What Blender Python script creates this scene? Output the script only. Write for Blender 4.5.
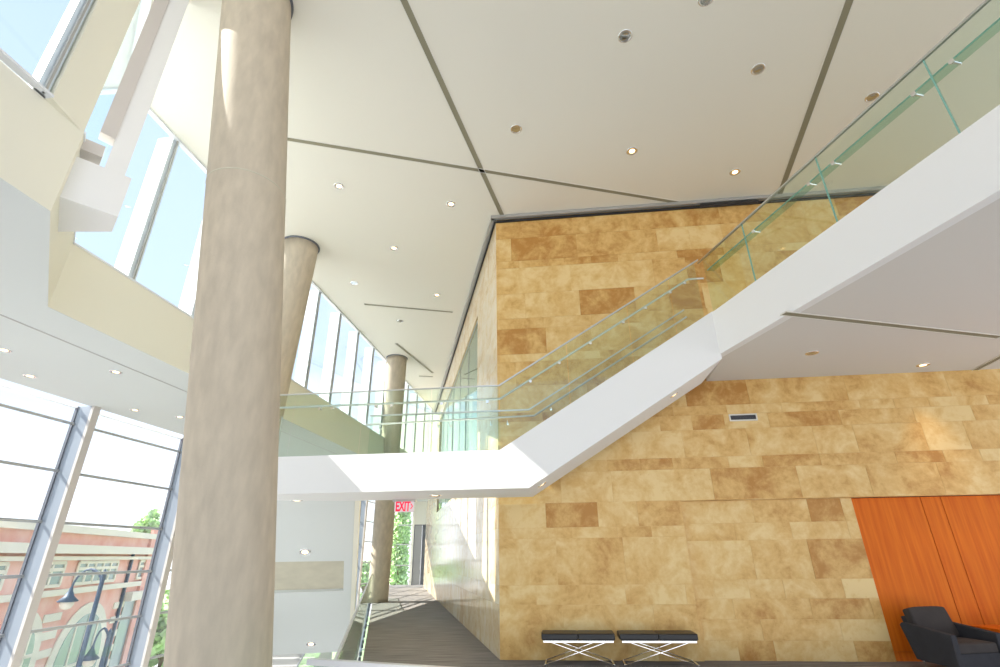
import bpy, bmesh, math, random
from mathutils import Vector as V, Matrix
random.seed(7)
S = bpy.context.scene
for o in list(bpy.data.objects): bpy.data.objects.remove(o)
col = S.collection

# ------------------------------------------------------------------ camera
FPX = 503.0
PITCH = math.atan(221.5/503); ROLL = math.radians(.7)
EYE = V((0, 0, 1.7))
cF = V((0, math.cos(PITCH), math.sin(PITCH))); U0 = V((0, -math.sin(PITCH), math.cos(PITCH))); X0 = V((1, 0, 0))
cR = X0*math.cos(ROLL) - U0*math.sin(ROLL); cU = X0*math.sin(ROLL) + U0*math.cos(ROLL)
cd = bpy.data.cameras.new('camera'); cam = bpy.data.objects.new('camera', cd); col.objects.link(cam)
cd.sensor_width = 36; cd.lens = FPX/1000*36; cd.clip_end = 500; cd.clip_start = .05
M4 = Matrix((cR, cU, -cF)).transposed().to_4x4(); M4.translation = EYE
cam.matrix_world = M4; S.camera = cam

# ------------------------------------------------------------------ world, sun, exposure
S.view_settings.view_transform = 'Standard'; S.view_settings.look = 'None'
S.view_settings.gamma = 1; S.view_settings.use_curve_mapping = False
S.view_settings.exposure = 0.54
W = bpy.data.worlds.new('sky'); S.world = W; W.use_nodes = True
nt = W.node_tree; N = nt.nodes; L = nt.links; N.clear()
out = N.new('ShaderNodeOutputWorld'); bg = N.new('ShaderNodeBackground'); tc = N.new('ShaderNodeTexCoord')
sx = N.new('ShaderNodeSeparateXYZ'); L.new(tc.outputs['Generated'], sx.inputs[0])
cr = N.new('ShaderNodeValToRGB'); L.new(sx.outputs[2], cr.inputs[0])
e = cr.color_ramp.elements; e[0].position = 0.0; e[0].color = (.97, .98, 1, 1); e[1].position = .8; e[1].color = (.35, .45, .63, 1)
k = e.new(.25); k.color = (.47, .575, .75, 1)
no = N.new('ShaderNodeTexNoise'); no.inputs['Scale'].default_value = 2.6; no.inputs['Detail'].default_value = 7
L.new(tc.outputs['Generated'], no.inputs['Vector'])
c2 = N.new('ShaderNodeValToRGB'); L.new(no.outputs['Fac'], c2.inputs[0])
c2.color_ramp.elements[0].position = .54; c2.color_ramp.elements[1].position = .74
mx = N.new('ShaderNodeMixRGB'); L.new(c2.outputs[0], mx.inputs[0]); L.new(cr.outputs[0], mx.inputs[1]); mx.inputs[2].default_value = (.95, .96, .98, 1)
L.new(mx.outputs[0], bg.inputs[0]); bg.inputs[1].default_value = 1.35; L.new(bg.outputs[0], out.inputs[0])

SUN_TO = V((-.992, -.122, 0)).normalized()*math.cos(math.radians(41.5)) + V((0, 0, math.sin(math.radians(41.5))))
sl = bpy.data.lights.new('sun', 'SUN'); sl.energy = 9.0; sl.angle = .006; sl.color = (1, .95, .86)
so = bpy.data.objects.new('sun', sl); col.objects.link(so); so.rotation_euler = SUN_TO.to_track_quat('Z', 'Y').to_euler(); so.location = (-30, -10, 30)

# ------------------------------------------------------------------ surveying helpers (points on real planes)
def ray(u, v): return cF + cR*((u-500)/FPX) + cU*((333.5-v)/FPX)
def atz(u, v, z):
    d = ray(u, v); return EYE + d*((z-EYE.z)/d.z)
def online(u, v, p, dr):
    d = ray(u, v); n = V((dr[1], -dr[0], 0)); return EYE + d*((n.dot(V((p[0], p[1], 0))) - n.dot(V((EYE.x, EYE.y, 0))))/n.dot(d))
w = V((.9949, -.101, 0)); wn = V((.101, .9949, 0))        # along / away through the long stone wall
d = V((-.228, .974, 0)).normalized(); dn = V((d.y, -d.x, 0))  # along the corridor, and to its right
ds = V((-.200, .980, 0)).normalized(); dsn = V((ds.y, -ds.x, 0))  # along the polished side wall
g = V((.12, .993, 0)).normalized(); gn = V((-g.y, g.x, 0))    # along the window walls, and outward
Z = V((0, 0, 1))
CEIL = 9.5; SOF = 5.1; LOW = -4.8; SOFR = 4.97
C0 = V((-.071, 10.474, 0))

# ------------------------------------------------------------------ mesh helpers
def tag(o, label=None, cat=None, group=None, kind=None):
    if label: o['label'] = label
    if cat: o['category'] = cat
    if group: o['group'] = group
    if kind: o['kind'] = kind
    return o
def empty(name, loc, label=None, cat=None, group=None, rz=0, kind=None):
    o = bpy.data.objects.new(name, None); col.objects.link(o); o.location = loc; o.rotation_euler = (0, 0, rz)
    o.empty_display_size = .1
    return tag(o, label, cat, group, kind)
def offset(p):
    t = V((0, 0, 0))
    while p is not None: t += V(p.location); p = p.parent
    return t
class MB:
    def __init__(s): s.v = []; s.f = []; s.c = []
    def poly(s, pts, c=None):
        b = len(s.v); s.v += [V(p) for p in pts]; s.f.append(list(range(b, b+len(pts)))); s.c.append(c); return s
    def hexa(s, b4, t4, c=None):
        b = len(s.v); s.v += [V(p) for p in b4] + [V(p) for p in t4]
        for q in ([3, 2, 1, 0], [4, 5, 6, 7], [0, 1, 5, 4], [1, 2, 6, 5], [2, 3, 7, 6], [3, 0, 4, 7]):
            s.f.append([b+i for i in q]); s.c.append(c)
        return s
    def box(s, x0, x1, y0, y1, z0, z1, c=None):
        return s.hexa([(x0, y0, z0), (x1, y0, z0), (x1, y1, z0), (x0, y1, z0)], [(x0, y0, z1), (x1, y0, z1), (x1, y1, z1), (x0, y1, z1)], c)
    def obox(s, o, a, b, c_, c=None):         # origin corner + three edge vectors
        o, a, b, c_ = V(o), V(a), V(b), V(c_)
        if a.cross(b).dot(c_) < 0: a, b = b, a
        return s.hexa([o, o+a, o+a+b, o+b], [o+c_, o+a+c_, o+a+b+c_, o+b+c_], c)
    def prism(s, pts, z0, z1, c=None):
        ar = sum(pts[i][0]*pts[(i+1) % len(pts)][1]-pts[(i+1) % len(pts)][0]*pts[i][1] for i in range(len(pts)))
        if ar < 0: pts = pts[::-1]
        n = len(pts); b = len(s.v)
        s.v += [V((p[0], p[1], z0)) for p in pts] + [V((p[0], p[1], z1)) for p in pts]
        s.f.append(list(range(b+n-1, b-1, -1))); s.f.append(list(range(b+n, b+2*n)))
        for i in range(n): j = (i+1) % n; s.f.append([b+i, b+j, b+n+j, b+n+i])
        s.c += [c]*(n+2); return s
    def slab(s, pts, ext, c=None):              # any planar 3-D polygon pushed along ext
        pts = [V(p) for p in pts]; ext = V(ext)
        nn = V((0, 0, 0))
        for i in range(len(pts)): nn += pts[i].cross(pts[(i+1) % len(pts)])
        if nn.dot(ext) < 0: pts = pts[::-1]
        n = len(pts); b = len(s.v); s.v += pts + [p+ext for p in pts]
        s.f.append(list(range(b+n-1, b-1, -1))); s.f.append(list(range(b+n, b+2*n)))
        for i in range(n): j = (i+1) % n; s.f.append([b+i, b+j, b+n+j, b+n+i])
        s.c += [c]*(n+2); return s
    def tube(s, p0, p1, r0, r1=None, n=12, c=None, cap=True):
        p0, p1 = V(p0), V(p1); r1 = r0 if r1 is None else r1
        ax = (p1-p0).normalized(); h = V((0, 0, 1)) if abs(ax.z) < .9 else V((1, 0, 0))
        a = ax.cross(h).normalized(); bb = ax.cross(a); b = len(s.v)
        for p, r in ((p0, r0), (p1, r1)):
            for i in range(n): t = 2*math.pi*i/n; s.v.append(p + (a*math.cos(t)+bb*math.sin(t))*r)
        for i in range(n): j = (i+1) % n; s.f.append([b+i, b+n+i, b+n+j, b+j]); s.c.append(c)
        if cap: s.f.append(list(range(b, b+n))); s.f.append(list(range(b+2*n-1, b+n-1, -1))); s.c += [c, c]
        return s
    def path(s, pts, r, n=8):
        for a, b_ in zip(pts[:-1], pts[1:]): s.tube(a, b_, r, n=n)
        return s
    def lathe(s, prof, c0, n=24, smooth=True):
        b = len(s.v); c0 = V(c0)
        for r, z in prof:
            for i in range(n): t = 2*math.pi*i/n; s.v.append(c0+V((r*math.cos(t), r*math.sin(t), z)))
        for k in range(len(prof)-1):
            for i in range(n):
                j = (i+1) % n; s.f.append([b+k*n+i, b+k*n+j, b+(k+1)*n+j, b+(k+1)*n+i]); s.c.append(None)
        return s
    def build(s, name, mat, parent=None, loc=None, bevel=0, seg=2, smooth=False):
        off = offset(parent) if parent is not None else V((0, 0, 0))
        if loc is not None: off = off+V(loc)
        me = bpy.data.meshes.new(name); me.from_pydata([tuple(p-off) for p in s.v], [], s.f); me.update()
        o = bpy.data.objects.new(name, me); col.objects.link(o)
        if loc is not None: o.location = loc
        if parent is not None: o.parent = parent
        me.materials.append(mat)
        if any(c is not None for c in s.c):
            at = me.color_attributes.new('tone', 'FLOAT_COLOR', 'CORNER'); i = 0
            for pl, c in zip(me.polygons, s.c):
                cc = c or (.5, .5, .5)
                for li in pl.loop_indices: at.data[li].color = (*cc, 1)
        if smooth:
            for pl in me.polygons: pl.use_smooth = True
        if bevel:
            m = o.modifiers.new('bevel', 'BEVEL'); m.width = bevel; m.segments = seg; m.limit_method = 'ANGLE'; m.angle_limit = .6
            for pl in me.polygons: pl.use_smooth = True
            wn_ = o.modifiers.new('wn', 'WEIGHTED_NORMAL')
        return o
def struct(name, mb, mat, **k):
    o = mb.build(name, mat, **k)
    if k.get('parent') is None: o['kind'] = 'structure'
    return o

# ------------------------------------------------------------------ materials
def mat(name, color, rough=.6, metal=0, bump=None, var=None, spec=.5, coat=0):
    m = bpy.data.materials.new(name); m.use_nodes = True; n = m.node_tree.nodes; l = m.node_tree.links
    b = n['Principled BSDF']; b.inputs['Base Color'].default_value = (*color, 1); b.inputs['Roughness'].default_value = rough
    b.inputs['Metallic'].default_value = metal; b.inputs['Specular IOR Level'].default_value = spec
    if coat: b.inputs['Coat Weight'].default_value = coat; b.inputs['Coat Roughness'].default_value = .1
    t = n.new('ShaderNodeTexCoord')
    if var:
        sc, amt, stretch = var
        mp = n.new('ShaderNodeMapping'); mp.inputs['Scale'].default_value = stretch; l.new(t.outputs['Object'], mp.inputs[0])
        ns = n.new('ShaderNodeTexNoise'); ns.inputs['Scale'].default_value = sc; ns.inputs['Detail'].default_value = 6; l.new(mp.outputs[0], ns.inputs['Vector'])
        r = n.new('ShaderNodeValToRGB'); r.color_ramp.elements[0].position = .3; r.color_ramp.elements[1].position = .7
        r.color_ramp.elements[0].color = (*[c*(1-amt) for c in color], 1); r.color_ramp.elements[1].color = (*[min(1, c*(1+amt)) for c in color], 1)
        l.new(ns.outputs['Fac'], r.inputs[0]); l.new(r.outputs[0], b.inputs['Base Color'])
    if bump:
        ns = n.new('ShaderNodeTexNoise'); ns.inputs['Scale'].default_value = bump[0]; l.new(t.outputs['Object'], ns.inputs['Vector'])
        bp = n.new('ShaderNodeBump'); bp.inputs['Strength'].default_value = bump[1]; bp.inputs['Distance'].default_value = .01; l.new(ns.outputs['Fac'], bp.inputs['Height']); l.new(bp.outputs[0], b.inputs['Normal'])
    return m
def emis(name, color, strength):
    m = bpy.data.materials.new(name); m.use_nodes = True; n = m.node_tree.nodes; n.remove(n['Principled BSDF'])
    e_ = n.new('ShaderNodeEmission'); e_.inputs[0].default_value = (*color, 1); e_.inputs[1].default_value = strength
    m.node_tree.links.new(e_.outputs[0], n['Material Output'].inputs[0]); return m
def glass(name, tint, ior=1.45, rough=0.0, boost=1.0):
    m = bpy.data.materials.new(name); m.use_nodes = True; n = m.node_tree.nodes; l = m.node_tree.links; n.remove(n['Principled BSDF'])
    t = n.new('ShaderNodeBsdfTransparent'); t.inputs[0].default_value = (*tint, 1)
    gl = n.new('ShaderNodeBsdfGlossy'); gl.inputs['Roughness'].default_value = rough; gl.inputs[0].default_value = (.95, 1, .97, 1)
    f0 = ((ior-1)/(ior+1))**2*boost                       # Schlick reflectance, same from both sides of the sheet
    lw = n.new('ShaderNodeLayerWeight'); lw.inputs[0].default_value = .5
    pw = n.new('ShaderNodeMath'); pw.operation = 'POWER'; pw.inputs[1].default_value = 5; l.new(lw.outputs['Facing'], pw.inputs[0])
    ml = n.new('ShaderNodeMath'); ml.operation = 'MULTIPLY_ADD'; ml.use_clamp = True; ml.inputs[1].default_value = 1-f0; ml.inputs[2].default_value = f0; l.new(pw.outputs[0], ml.inputs[0])
    x = n.new('ShaderNodeMixShader'); l.new(ml.outputs[0], x.inputs[0]); l.new(t.outputs[0], x.inputs[1]); l.new(gl.outputs[0], x.inputs[2])
    l.new(x.outputs[0], n['Material Output'].inputs[0]); return m
def stone_mat(name, rough, lo, mid, hi):
    m = bpy.data.materials.new(name); m.use_nodes = True; n = m.node_tree.nodes; l = m.node_tree.links; b = n['Principled BSDF']
    at = n.new('ShaderNodeAttribute'); at.attribute_name = 'tone'; sp = n.new('ShaderNodeSeparateColor'); l.new(at.outputs['Color'], sp.inputs[0])
    t = n.new('ShaderNodeTexCoord'); cb = n.new('ShaderNodeCombineXYZ')
    for i, o_ in enumerate(('Green', 'Blue', 'Green')):
        mm = n.new('ShaderNodeMath'); mm.operation = 'MULTIPLY'; mm.inputs[1].default_value = 37; l.new(sp.outputs[o_], mm.inputs[0]); l.new(mm.outputs[0], cb.inputs[i])
    ad = n.new('ShaderNodeVectorMath'); l.new(t.outputs['Object'], ad.inputs[0]); l.new(cb.outputs[0], ad.inputs[1])
    n1 = n.new('ShaderNodeTexNoise'); n1.inputs['Scale'].default_value = 2.0; n1.inputs['Detail'].default_value = 9; n1.inputs['Roughness'].default_value = .62; n1.inputs['Distortion'].default_value = .5
    n2 = n.new('ShaderNodeTexNoise'); n2.inputs['Scale'].default_value = 9; n2.inputs['Detail'].default_value = 8; n2.inputs['Roughness'].default_value = .7
    for q in (n1, n2): l.new(ad.outputs[0], q.inputs['Vector'])
    # fac = tone + (n1-.5)*1.1
    m1 = n.new('ShaderNodeMath'); m1.operation = 'MULTIPLY_ADD'; m1.inputs[1].default_value = 1.9; l.new(n1.outputs['Fac'], m1.inputs[0])
    m2 = n.new('ShaderNodeMath'); m2.operation = 'ADD'; m2.inputs[1].default_value = -.95; l.new(sp.outputs['Red'], m2.inputs[0]); l.new(m2.outputs[0], m1.inputs[2])
    m3 = n.new('ShaderNodeMath'); m3.operation = 'MULTIPLY_ADD'; m3.inputs[1].default_value = .8; l.new(n2.outputs['Fac'], m3.inputs[0]); m4 = n.new('ShaderNodeMath'); m4.inputs[1].default_value = -.4; l.new(m1.outputs[0], m4.inputs[0]); l.new(m4.outputs[0], m3.inputs[2])
    r = n.new('ShaderNodeValToRGB'); e_ = r.color_ramp.elements; e_[0].position = .12; e_[0].color = (*hi, 1); e_[1].position = .95; e_[1].color = (*lo, 1)
    k_ = e_.new(.5); k_.color = (*mid, 1); l.new(m3.outputs[0], r.inputs[0])
    vo = n.new('ShaderNodeTexVoronoi'); vo.inputs['Scale'].default_value = 6; l.new(ad.outputs[0], vo.inputs['Vector'])
    vr = n.new('ShaderNodeValToRGB'); vr.color_ramp.elements[0].position = .02; vr.color_ramp.elements[0].color = (.72, .55, .35, 1); vr.color_ramp.elements[1].position = .09; vr.color_ramp.elements[1].color = (1, 1, 1, 1); l.new(vo.outputs['Distance'], vr.inputs[0])
    x = n.new('ShaderNodeMixRGB'); x.blend_type = 'MULTIPLY'; x.inputs[0].default_value = .5; l.new(r.outputs[0], x.inputs[1]); l.new(vr.outputs[0], x.inputs[2])
    l.new(x.outputs[0], b.inputs['Base Color']); b.inputs['Roughness'].default_value = rough
    return m
M = {}
M['white'] = mat('white_paint', (.84, .84, .83), .7)
M['ceiling'] = mat('ceiling_paint', (.80, .775, .69), .75)
M['cream'] = mat('cream_paint', (.84, .82, .70), .7)
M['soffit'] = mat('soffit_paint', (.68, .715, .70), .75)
M['soffit2'] = mat('warm_soffit_paint', (.70, .68, .64), .75)
M['slot'] = mat('slot_olive', (.27, .25, .17), .7)
M['concrete'] = mat('concrete', (.54, .465, .36), .75, bump=(40, .15), var=(3.5, .10, (2.5, 2.5, .8)))
M['beam'] = mat('concrete_beam', (.56, .53, .42), .8, var=(3, .08, (1, 1, 1)))
M['stone'] = stone_mat('limestone_honed', .5, (.48, .225, .045), (.70, .44, .15), (.80, .59, .27))
M['stonepol'] = stone_mat('limestone_polished', .12, (.60, .38, .17), (.79, .61, .38), (.86, .74, .54))
M['steel'] = mat('brushed_steel', (.62, .62, .62), .28, 1)
M['chrome'] = mat('chrome', (.85, .85, .86), .1, 1)
M['alu'] = mat('anodised_aluminium', (.50, .50, .49), .45, .6)
M['darkalu'] = mat('dark_gasket', (.16, .17, .20), .5, .3)
M['mullion'] = mat('white_mullion', (.80, .83, .87), .4)
M['fin'] = mat('blue_grey_fin', (.30, .34, .40), .45)
M['taupe'] = mat('taupe_casing', (.62, .58, .55), .7)
M['rail_glass'] = glass('railing_glass', (.92, .97, .93), 1.5)
M['rail_band'] = glass('glass_handrail', (.76, .88, .81), 1.5)
M['edge'] = mat('glass_edge', (.20, .42, .36), .2)
M['win_glass'] = glass('window_glass', (.97, .99, 1), 1.35)
M['mirror_glass'] = glass('interior_window_glass', (.50, .62, .56), 1.5, 0, 3.0)
M['black'] = mat('black_slot', (.02, .02, .02), .6)
M['leather'] = mat('black_leather', (.016, .016, .02), .38, bump=(60, .1))
M['fabric'] = mat('charcoal_fabric', (.032, .032, .038), .95, bump=(220, .3), var=(6, .15, (1, 1, 1)))
M['fabric2'] = mat('dark_brown_fabric', (.045, .038, .036), .95, bump=(220, .3), var=(6, .12, (1, 1, 1)))
M['carpet'] = mat('striped_carpet', (.20, .185, .175), .95, bump=(300, .4), var=(1.6, .42, (.8, 14, 1)))
M['floor_low'] = mat('lower_floor', (.42, .42, .42), .4, var=(.6, .1, (1, 1, 1)))
M['lens_on'] = emis('lamp_glow', (1, .66, .34), 4)
M['lens_off'] = mat('lamp_reflector', (.55, .58, .62), .15, 1)
M['sign_white'] = emis('sign_face', (.95, .80, .82), .55)
M['sign_red'] = emis('sign_letters', (.95, .03, .08), .9)
M['asphalt'] = mat('asphalt', (.45, .44, .43), .9, var=(1, .1, (1, 1, 1)))
M['grass'] = mat('lawn', (.34, .50, .22), .9, var=(3, .3, (1, 1, 1)))
M['leaf'] = mat('leaves', (.50, .66, .34), .7, var=(2, .4, (1, 1, 1)))
M['bark'] = mat('bark', (.25, .18, .12), .9)
M['bstone'] = mat('pale_stone_trim', (.85, .78, .66), .8)
M['bpane'] = mat('facade_window', (.35, .42, .40), .15)
M['lamp_iron'] = mat('painted_iron', (.10, .14, .20), .5, .2)
M['interior_shade'] = mat('shaded_interior', (.16, .17, .19), .4)
M['aluframe'] = mat('pale_frame', (.74, .72, .66), .5)

def wood_mat():
    m = bpy.data.materials.new('orange_wood_veneer'); m.use_nodes = True; n = m.node_tree.nodes; l = m.node_tree.links; b = n['Principled BSDF']
    t = n.new('ShaderNodeTexCoord'); mp = n.new('ShaderNodeMapping'); mp.inputs['Scale'].default_value = (7, 7, .35); l.new(t.outputs['Object'], mp.inputs[0])
    ns = n.new('ShaderNodeTexNoise'); ns.inputs['Scale'].default_value = 2.5; ns.inputs['Detail'].default_value = 6; l.new(mp.outputs[0], ns.inputs['Vector'])
    r = n.new('ShaderNodeValToRGB'); r.color_ramp.elements[0].position = .3; r.color_ramp.elements[1].position = .75
    r.color_ramp.elements[0].color = (.62, .115, .004, 1); r.color_ramp.elements[1].color = (.80, .20, .012, 1)
    l.new(ns.outputs['Fac'], r.inputs[0]); l.new(r.outputs[0], b.inputs['Base Color']); b.inputs['Roughness'].default_value = .5; b.inputs['Specular IOR Level'].default_value = .2
    return m
M['wood'] = wood_mat()
def brick_mat():
    m = bpy.data.materials.new('pink_brick'); m.use_nodes = True; n = m.node_tree.nodes; l = m.node_tree.links; b = n['Principled BSDF']
    t = n.new('ShaderNodeTexCoord'); mp = n.new('ShaderNodeMapping'); mp.inputs['Rotation'].default_value = (math.pi/2, 0, math.radians(13)+math.pi/2)
    ns = n.new('ShaderNodeTexNoise'); ns.inputs['Scale'].default_value = 1.2; ns.inputs['Detail'].default_value = 8; l.new(t.outputs['Object'], ns.inputs['Vector'])
    r = n.new('ShaderNodeValToRGB'); r.color_ramp.elements[0].color = (.84, .42, .34, 1); r.color_ramp.elements[1].color = (.90, .60, .52, 1)
    r.color_ramp.elements[0].position = .3; r.color_ramp.elements[1].position = .7
    l.new(ns.outputs['Fac'], r.inputs[0]); l.new(r.outputs[0], b.inputs['Base Color']); b.inputs['Roughness'].default_value = .9
    return m
M['brick'] = brick_mat()

# ------------------------------------------------------------------ setting: stone walls
ROWS = [0, .86, 1.18, 1.98, 2.17, 2.62, 3.2, 3.42, 3.96, 4.26, 4.45, 5.04, 5.6, 5.78, 6.4, 6.66, 7.3, 8.0, 8.2, 8.85, 9.42]
def tiles(s0, s1, seed, lens, tone):
    rnd = random.Random(seed); R_ = []
    for a, b in zip(ROWS[:-1], ROWS[1:]):
        s = s0 - rnd.random()*1.2
        while s < s1:
            ln = rnd.choice(lens)*(1 if b-a > .35 else .85)
            R_.append((max(s, s0), min(s+ln, s1), a, b, (tone(rnd), rnd.random(), rnd.random()))); s += ln
    return R_
def clip(t, x0, x1, z0, z1):
    a, b, c, e_, q = t; a, b, c, e_ = max(a, x0), min(b, x1), max(c, z0), min(e_, z1)
    return (a, b, c, e_, q) if b-a > .01 and e_-c > .01 else None
def tone_main(r):
    x = r.random(); return .26+.3*r.random() if x < .6 else (.5+.2*r.random() if x < .86 else .72+.14*r.random())
def tone_pale(r): return .25+.35*r.random()
def stone_face(mb, org, ax, nrm, ts, gap=.002, dep=.03):
    for (a, b, c, e_, q) in ts:
        mb.obox(org+ax*(a+gap)+Z*(c+gap)-nrm*0, ax*(b-a-2*gap), nrm*dep, Z*(e_-c-2*gap), q)
XJ = 3.51; XO = 6.62; RZ = 2.62
ts = tiles(0, 14, 5, (.75, 1.0, 1.25, 1.25, 1.6, 1.9), tone_main)
mb = MB()
fl = [c for t in ts for c in (clip(t, 0, XJ, 0, RZ), clip(t, 0, 14, RZ, 9.42)) if c]
stone_face(mb, C0, w, wn, fl)
# recessed lower bay with its own coursing
ts2 = tiles(XJ, XO, 11, (.7, .9, 1.1, 1.5), tone_main)
rz = [0, .3, .62, .94, 1.25, 1.9, 2.2, 2.62]
rnd = random.Random(3); ts2 = []
for a, b in zip(rz[:-1], rz[1:]):
    s = XJ-rnd.random()*.8
    while s < XO:
        ln = rnd.choice((.6, .8, 1.0, 1.3)); ts2.append((max(s, XJ), min(s+ln, XO), a, b, (tone_main(rnd)-.05, rnd.random(), rnd.random()))); s += ln
stone_face(mb, C0+wn*.07, w, wn, [c for c in (clip(t, XJ, XO, 0, RZ-.02) for t in ts2) if c])
# backing mass
q = (.5, .1, .1)
mb.obox(C0+w*.012+wn*.006, w*(XJ-.012), wn*.4, Z*9.5, q); mb.obox(C0+w*XJ+wn*.006+Z*(RZ-.01), w*(14-XJ), wn*.4, Z*(9.5-RZ+.01), q)
mb.obox(C0+w*XJ+wn*.076, w*(XO-XJ), wn*.33, Z*RZ, q)
struct('wall_front', mb, M['stone'])
# side wall of the stone block, polished, with an interior window
mb = MB(); LS = 23.2; G0, G1, GZ0, GZ1 = 2.9, 15.5, 3.6, 8.15
rows_keep = ROWS
tsd = tiles(0, LS, 21, (1.25, 1.6, 1.9, 2.2), tone_pale)
fl = []
for t in tsd:
    for c in (clip(t, 0, G0, 0, 9.42), clip(t, G1, LS, 0, 9.42), clip(t, G0, G1, 0, GZ0), clip(t, G0, G1, GZ1, 9.42)):
        if c: fl.append(c)
stone_face(mb, C0, ds, dsn, fl)
for a, b, c, e_ in ((.02, G0, 0, 9.5), (G1, LS, 0, 9.5), (G0, G1, 0, GZ0), (G0, G1, GZ1, 9.5)): mb.obox(C0+ds*a+dsn*.006+Z*c, ds*(b-a), dsn*.3, Z*(e_-c), q)
struct('wall_side', mb, M['stonepol'])
wi = empty('window_4', C0+ds*G0+dsn*.05+Z*GZ0, kind='structure')
MB().obox(C0+ds*G0+dsn*.06+Z*GZ0, ds*(G1-G0), dsn*.012, Z*(GZ1-GZ0)).build('glass_pane', M['mirror_glass'], wi)
mb = MB()
for s in (G0, G0+2.2, G0+4.4, G0+6.6, G0+8.8, G0+11, G1-.03): mb.obox(C0+ds*s+dsn*.045+Z*GZ0, ds*.012, dsn*.012, Z*(GZ1-GZ0))
for z_ in (GZ0, GZ1-.04): mb.obox(C0+ds*G0+dsn*.045+Z*z_, ds*(G1-G0), dsn*.03, Z*.04)
mb.build('window_frame', M['alu'], wi)
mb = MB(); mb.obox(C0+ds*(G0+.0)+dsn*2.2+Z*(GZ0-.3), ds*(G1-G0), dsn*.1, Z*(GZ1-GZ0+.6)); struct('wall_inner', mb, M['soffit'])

# ------------------------------------------------------------------ ceiling, trims
GA = V((-5.76, 13.644, 0))                       # a point on the clerestory glass line
def gp(y, off=0): return GA + g*((y-GA.y)/g.y) + gn*off
NA = V((-4.686, 4.247, 0))
def npt(y, off=0): return NA + g*((y-NA.y)/g.y) + gn*off
RC = V((-4.77, 4.35, 0)); RE = gp(6.55)
mb = MB(); mb.prism([npt(-6, .06), RC+gn*.06, RE+gn*.06, gp(29.6, .06), (3, 29.6), (14.5, 12), (14.5, -6)], CEIL, CEIL+.25)
struct('ceiling', mb, M['ceiling'])
mb = MB()
mb.obox(C0-wn*.13+Z*9.41-w*.11, w*14.2, wn*.09, Z*.085); mb.obox(C0-wn*.06+Z*9.46-w*.03, w*14, wn*.09, Z*.05)
struct('trim_1', mb, M['alu'])
mb = MB(); mb.obox(C0-dsn*.13+Z*9.41-ds*.1, ds*19, dsn*.09, Z*.085); mb.obox(C0-dsn*.06+Z*9.46, ds*19, dsn*.09, Z*.05)
struct('trim_2', mb, M['alu'])
mb = MB(); mb.obox(C0-wn*.035+Z*9.34, w*14, wn*.03, Z*.06); mb.obox(C0-dsn*.035+Z*9.34, ds*19, dsn*.03, Z*.06); struct('trim_3', mb, M['black'])

# linear slots in the ceiling and soffit
def slot(p, q_, wid, z, label, name='ceiling_slot'):
    wid *= 1.45; p, q_ = V((p.x, p.y, z)), V((q_.x, q_.y, z)); a = (q_-p).normalized(); b = V((-a.y, a.x, 0))
    t = empty(name, (p+q_)/2, label, 'ceiling slot')
    L_ = (q_-p).length
    m_ = MB()
    for s_ in (-wid/2, wid/2-.012): m_.obox(p+b*s_-Z*.012, a*L_, b*.012, Z*.02)
    for s_ in (0, L_-.012): m_.obox(p+b*(-wid/2)+a*s_-Z*.012, a*.012, b*wid, Z*.02)
    m_.build('slot_frame', M['aluframe'], t)
    MB().obox(p+b*(-wid/2+.012)-Z*.004, a*L_, b*(wid-.024), Z*.01).build('slot_channel', M['slot'], t)
SL = [((350, -118), (503, 217), .09, 'longest olive slot, running from top of photo to the stone corner'),
      ((240, 131), (681, 203), .085, 'long olive slot crossing the ceiling from the big column to the stone wall'),
      ((880, -85), (779, 196), .10, 'olive slot in the ceiling above the upper balcony railing'),
      ((364, 304), (453, 312), .09, 'short thin slot in the far ceiling, nearly level, right of the second column'),
      ((396, 343), (433, 373), .09, 'short slanting slot in the far ceiling just above the slimmest column'),
      ((419, 376), (433, 376.5), .09, 'tiny farthest slot in the ceiling beside the stone side wall')]
for a, b, wd, lb in SL: slot(atz(*a, CEIL), atz(*b, CEIL), wd, CEIL, lb)
for a, b, lb in (((783, 313), (1000, 337), 'long dark slot in the soffit under the upper balcony'), ((973, 371), (1040, 336), 'short dark slot in the soffit near the wall at the right edge')):
    slot(atz(*a, SOFR), atz(*b, SOFR), .09, SOFR, lb, 'soffit_slot')

# ------------------------------------------------------------------ left bulkheads, soffit, windows
SILL = 6.2
LA = V((-9.494, 15.267, 0))
def lp(y, off=0): return LA + g*((y-LA.y)/g.y) + gn*off
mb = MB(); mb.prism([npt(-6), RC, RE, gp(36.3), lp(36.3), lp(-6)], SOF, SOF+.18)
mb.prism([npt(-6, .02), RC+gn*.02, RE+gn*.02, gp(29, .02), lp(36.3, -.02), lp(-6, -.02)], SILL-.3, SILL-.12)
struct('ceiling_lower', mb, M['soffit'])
mb = MB(); mb.slab([npt(-6)+Z*(SOF+.004)-gn*.004, RC+Z*(SOF+.004)-gn*.004, RC-gn*.004+Z*SILL, npt(-6)-gn*.004+Z*SILL], gn*.2)
rv = (RE-RC); rn = V((-rv.y, rv.x, 0)).normalized(); 
if rn.dot(V((-1, -1, 0))) < 0: rn = -rn
mb.slab([p-rn*.004 for p in (RC+Z*(SOF+.004), RE+Z*(SOF+.004), RE+Z*SILL, RC+Z*SILL)], rn*.2)
mb.slab([p-gn*.004 for p in (RE+Z*(SOF+.004), gp(29.4)+Z*(SOF+.004), gp(29.4)+Z*SILL, RE+Z*SILL)], gn*.45)
mb.slab([npt(3.86)+Z*SILL, RC+Z*SILL, RC+Z*CEIL, npt(3.86)+Z*CEIL], gn*.25)       # jamb beside the nearest window
struct('wall_bulkhead', mb, M['cream'])
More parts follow.
